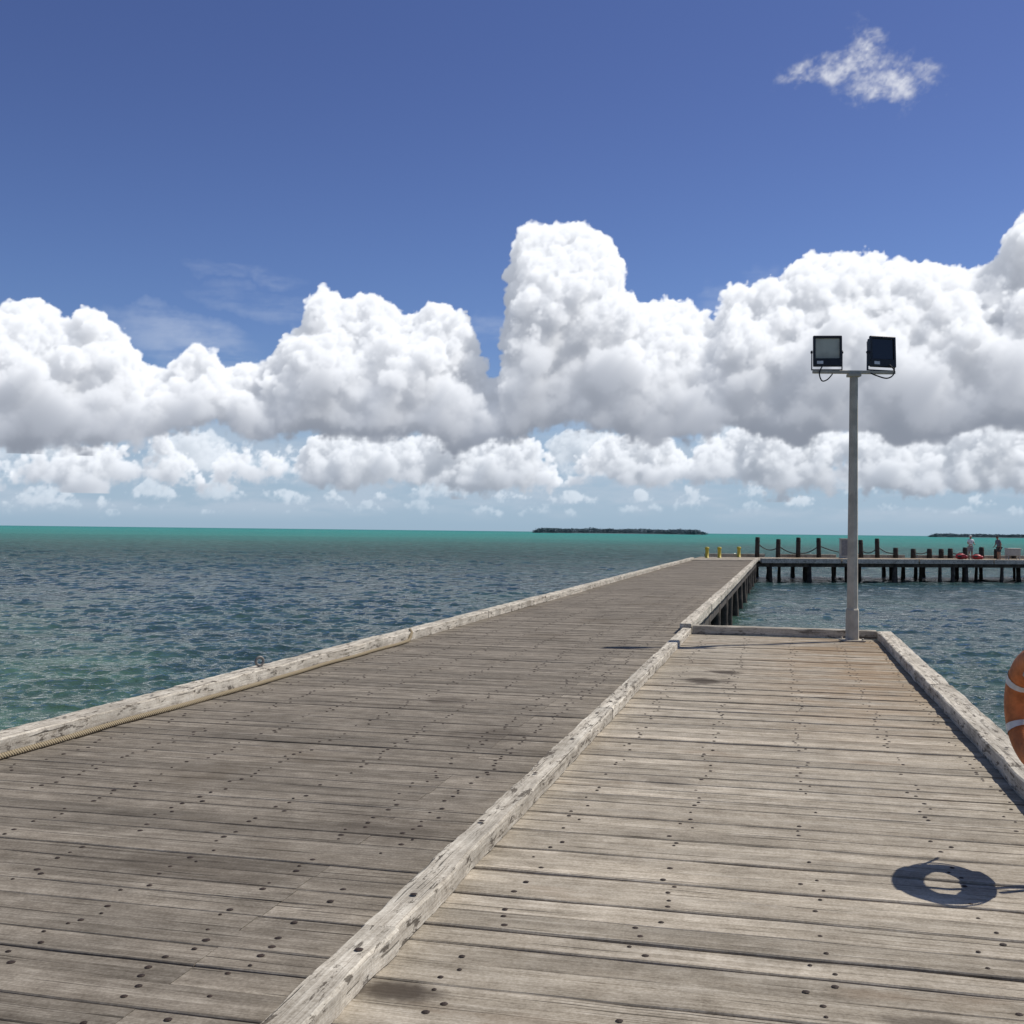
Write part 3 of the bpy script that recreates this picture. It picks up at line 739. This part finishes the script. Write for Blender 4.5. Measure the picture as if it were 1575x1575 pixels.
def rrow(seed,b0,bv,gaps,ws,hs):
    rc=np.random.default_rng(seed); t=[];b=[];x_=-180
    while x_<1780:
        wg=rc.uniform(*gaps); wc=rc.uniform(*ws)*rc.choice([.5,1,1,1.7]); h_=rc.uniform(*hs)*(.6+.4*min(1,wc/60)); bb=b0+rc.normal(0,bv)
        t+=[(x_,bb+4),(x_+wc*.15,bb-h_*rc.uniform(.3,.9)),(x_+wc*.4,bb-h_),(x_+wc*.7,bb-h_*rc.uniform(.4,1.)),(x_+wc,bb+2),(x_+wc+2,bb+5)]
        b+=[(x_,bb),(x_+wc,bb)]; x_+=wc+wg
    return t,b
tE,bE=rrow(71,722,11,(0,30),(60,200),(35,80))
tF,bF=rrow(91,702,9,(0,45),(70,220),(40,65))
tD,bD=rrow(78,768,6,(0,30),(30,140),(12,32))
tC,bC=rrow(77,787,4,(0,30),(20,90),(7,20))
bank(tC,bC,.3,3.0,.08,.3,.5,21,2,.14,.6,.62,nmul=.5,k1=5,k2=0,soft=.16,op=.62,bl=2)
bank(tD,bD,.7,3.8,.10,.35,.6,22,3,.15,.75,.46,nmul=.5,k1=6,k2=0,soft=.18,op=.75,bl=2)
bank(tF,bF,1.6,6.6,.18,.55,1.0,26,3,.25,1.1,.38,nmul=.7,k1=7,k2=3,sig_sun=2.6,op=.8,soft=.3)
bank(tE,bE,1.6,6.0,.18,.55,1.0,25,3,.25,1.1,.30,nmul=.6,k1=7,k2=4,sig_sun=2.6,op=.85,soft=.25)
bank(topsB,basB,1.6,6.0,.20,.60,1.4,23,5,.26,1.25,.12,sig_sun=2.6,k1=8,k2=5,nmul=.8,soft=.2,dark=.4,bl=2)
bank(topsA,basA,3.4,17.2,.38,1.3,3.2,27,7,.42,1.35,0.,sig_sun=1.8,k1=10,k2=7,soft=.2,dark=.58,bl=3)
def f2(r,sx,sy,octs,rough=.6):
    o=np.zeros((NE,NX),np.float32);w=1;t=0
    for k in range(octs):
        o+=w*vnoise((NE,NX),(max(1.3,sy/DX/2**k),max(1.3,sx/DX/2**k)),r); t+=w; w*=rough
    return o/t
XX,EE=np.meshgrid(xs,es); r=np.random.default_rng(3)
def el2(px,py,rx,ry,rot,wx=0,wy=0):
    a0,e0=azel(px,py); da=XX-a0+wx; de=EE-e0+wy; c,s=math.cos(math.radians(rot)),math.sin(math.radians(rot))
    return 1-((da*c+de*s)/rx)**2-((de*c-da*s)/ry)**2
wx=f2(r,1.2,1.2,4)*.8; wy=f2(r,1.2,1.2,4)*.7
E=np.maximum.reduce([el2(1360,118,2.4,1.25,-4,wx,wy),el2(1270,98,2.2,.7,8,wx,wy)*.75,el2(1332,70,.8,1.2,25,wx,wy)*.6])
n=f2(r,.8,.55,6,.68)
a=sstep(E*.75+n*1.0,-.25,1.35)*sstep(E,-.9,.7)*.92
sh_=.62+.2*sstep(E+n,0,1.2)
c=np.stack([sh_*.96,sh_*.985,sh_*1.06],-1)
RGB=(c*a[...,None])+RGB*(1-a)[...,None]; AL=a+AL*(1-a)
n=f2(r,3.2,.7,6,.62)
W1=np.maximum.reduce([el2(275,520,4.2,1.5,-14,wx,wy),el2(375,418,3.4,.6,-4,wx,wy)*.6,el2(410,470,4.2,.8,-8,wx,wy)*.5,el2(735,500,2.5,1.0,0,wx,wy)*.6,el2(1130,450,2.5,.9,20,wx,wy)*.6])
a=np.clip(W1,0,1)*sstep(n,-.4,.6)*.40*(1-AL)
RGB+=np.array([.60,.67,.80])*a[...,None]; AL+=a
n=f2(r,4.,.8,6,.6)
a=sstep(EE,.2,1.2)*sstep(EE,7.0,4.2)*(.22+.5*sstep(n,-.35,.35))*(1-AL)
RGB+=np.array([.48,.57,.68])*a[...,None]; AL+=a
Rd=80000.
ca=np.cos(np.radians(EE)); co=np.stack([Rd*ca*np.sin(np.radians(XX)),Rd*ca*np.cos(np.radians(XX)),Rd*np.sin(np.radians(EE))],-1).reshape(-1,3)
ii=np.arange(NE-1)[:,None]*NX; jj=np.arange(NX-1)[None,:]
q=np.stack([ii+jj,ii+jj+1,ii+NX+jj+1,ii+NX+jj],-1).reshape(-1,4)
keep=(AL.ravel()[q].max(1)>.003); q=q[keep]
me=bpy.data.meshes.new("sky"); me.vertices.add(len(co)); me.vertices.foreach_set('co',co.ravel().astype(np.float32))
me.loops.add(q.size); me.loops.foreach_set('vertex_index',q.ravel().astype(np.int32))
me.polygons.add(len(q)); me.polygons.foreach_set('loop_start',(np.arange(len(q))*4).astype(np.int32)); me.update(calc_edges=True)
rgb=RGB/np.maximum(AL,1e-3)[...,None]
at=me.attributes.new('cloud_light','FLOAT_COLOR','POINT'); at.data.foreach_set('color',np.concatenate([rgb,np.ones((NE,NX,1))],-1).astype(np.float32).ravel())
at=me.attributes.new('cloud_cover','FLOAT','POINT'); at.data.foreach_set('value',AL.astype(np.float32).ravel())
o=bpy.data.objects.new("sky",me); COL.objects.link(o); o.location=(0,0,EYE); o["kind"]="structure"
m=bpy.data.materials.new("cumulus_cloud"); m.use_nodes=True; nt=m.node_tree; nt.nodes.clear(); g=G(nt)
em=g.new('ShaderNodeEmission'); g.put(em.inputs[0],g.attr('cloud_light','Color')); tr=g.new('ShaderNodeBsdfTransparent'); mx=g.new('ShaderNodeMixShader'); ou=g.new('ShaderNodeOutputMaterial')
g.put(mx.inputs[0],g.attr('cloud_cover')); nt.links.new(tr.outputs[0],mx.inputs[1]); nt.links.new(em.outputs[0],mx.inputs[2]); nt.links.new(mx.outputs[0],ou.inputs[0])
m.cycles.emission_sampling='NONE'; me.materials.append(m)
# ------------------------------------------------------------ sun
SEL=math.radians(52); sd=Vector((.80,.60,0)).normalized(); saz=math.atan2(sd.x,sd.y)
sv=Vector((sd.x*math.cos(SEL),sd.y*math.cos(SEL),math.sin(SEL)))
sun=bpy.data.lights.new("sun",'SUN'); sun.energy=4.3; sun.angle=math.radians(.53); sun.color=(1,.945,.86)
so=bpy.data.objects.new("sun",sun); COL.objects.link(so); so.rotation_euler=(-sv).to_track_quat('-Z','Y').to_euler()
# ------------------------------------------------------------ world
wd=bpy.data.worlds.new("World"); scene.world=wd; wd.use_nodes=True
g=G(wd.node_tree); bg=wd.node_tree.nodes['Background']
sky=g.new('ShaderNodeTexSky'); sky.sky_type='NISHITA'; sky.sun_disc=False; sky.sun_elevation=SEL; sky.sun_rotation=saz
sky.air_density=1.0; sky.dust_density=.3; sky.ozone_density=2.5
dn=g.vm('NORMALIZE',g.new('ShaderNodeTexCoord').outputs['Generated']); x,y,z=g.sep(dn)
el=g.mul(g.m('ARCSINE',z),57.2958)
tint=g.mix(g.ss(el,3.,24.),(.55,.65,.92),(.49,.51,.77))
tint=g.mix(g.ss(el,26.,50.),tint,(.9,.82,.80))
skyc=g.vm('MULTIPLY',sky.outputs[0],tint)
hz=g.ss(el,9.,0.)
col=g.mix(g.mul(hz,.8),skyc,(3.4,4.9,6.4))
g.put(bg.inputs['Color'],col); bg.inputs['Strength'].default_value=.1
scene.view_settings.view_transform='Standard'; scene.view_settings.look='None'; scene.view_settings.exposure=0
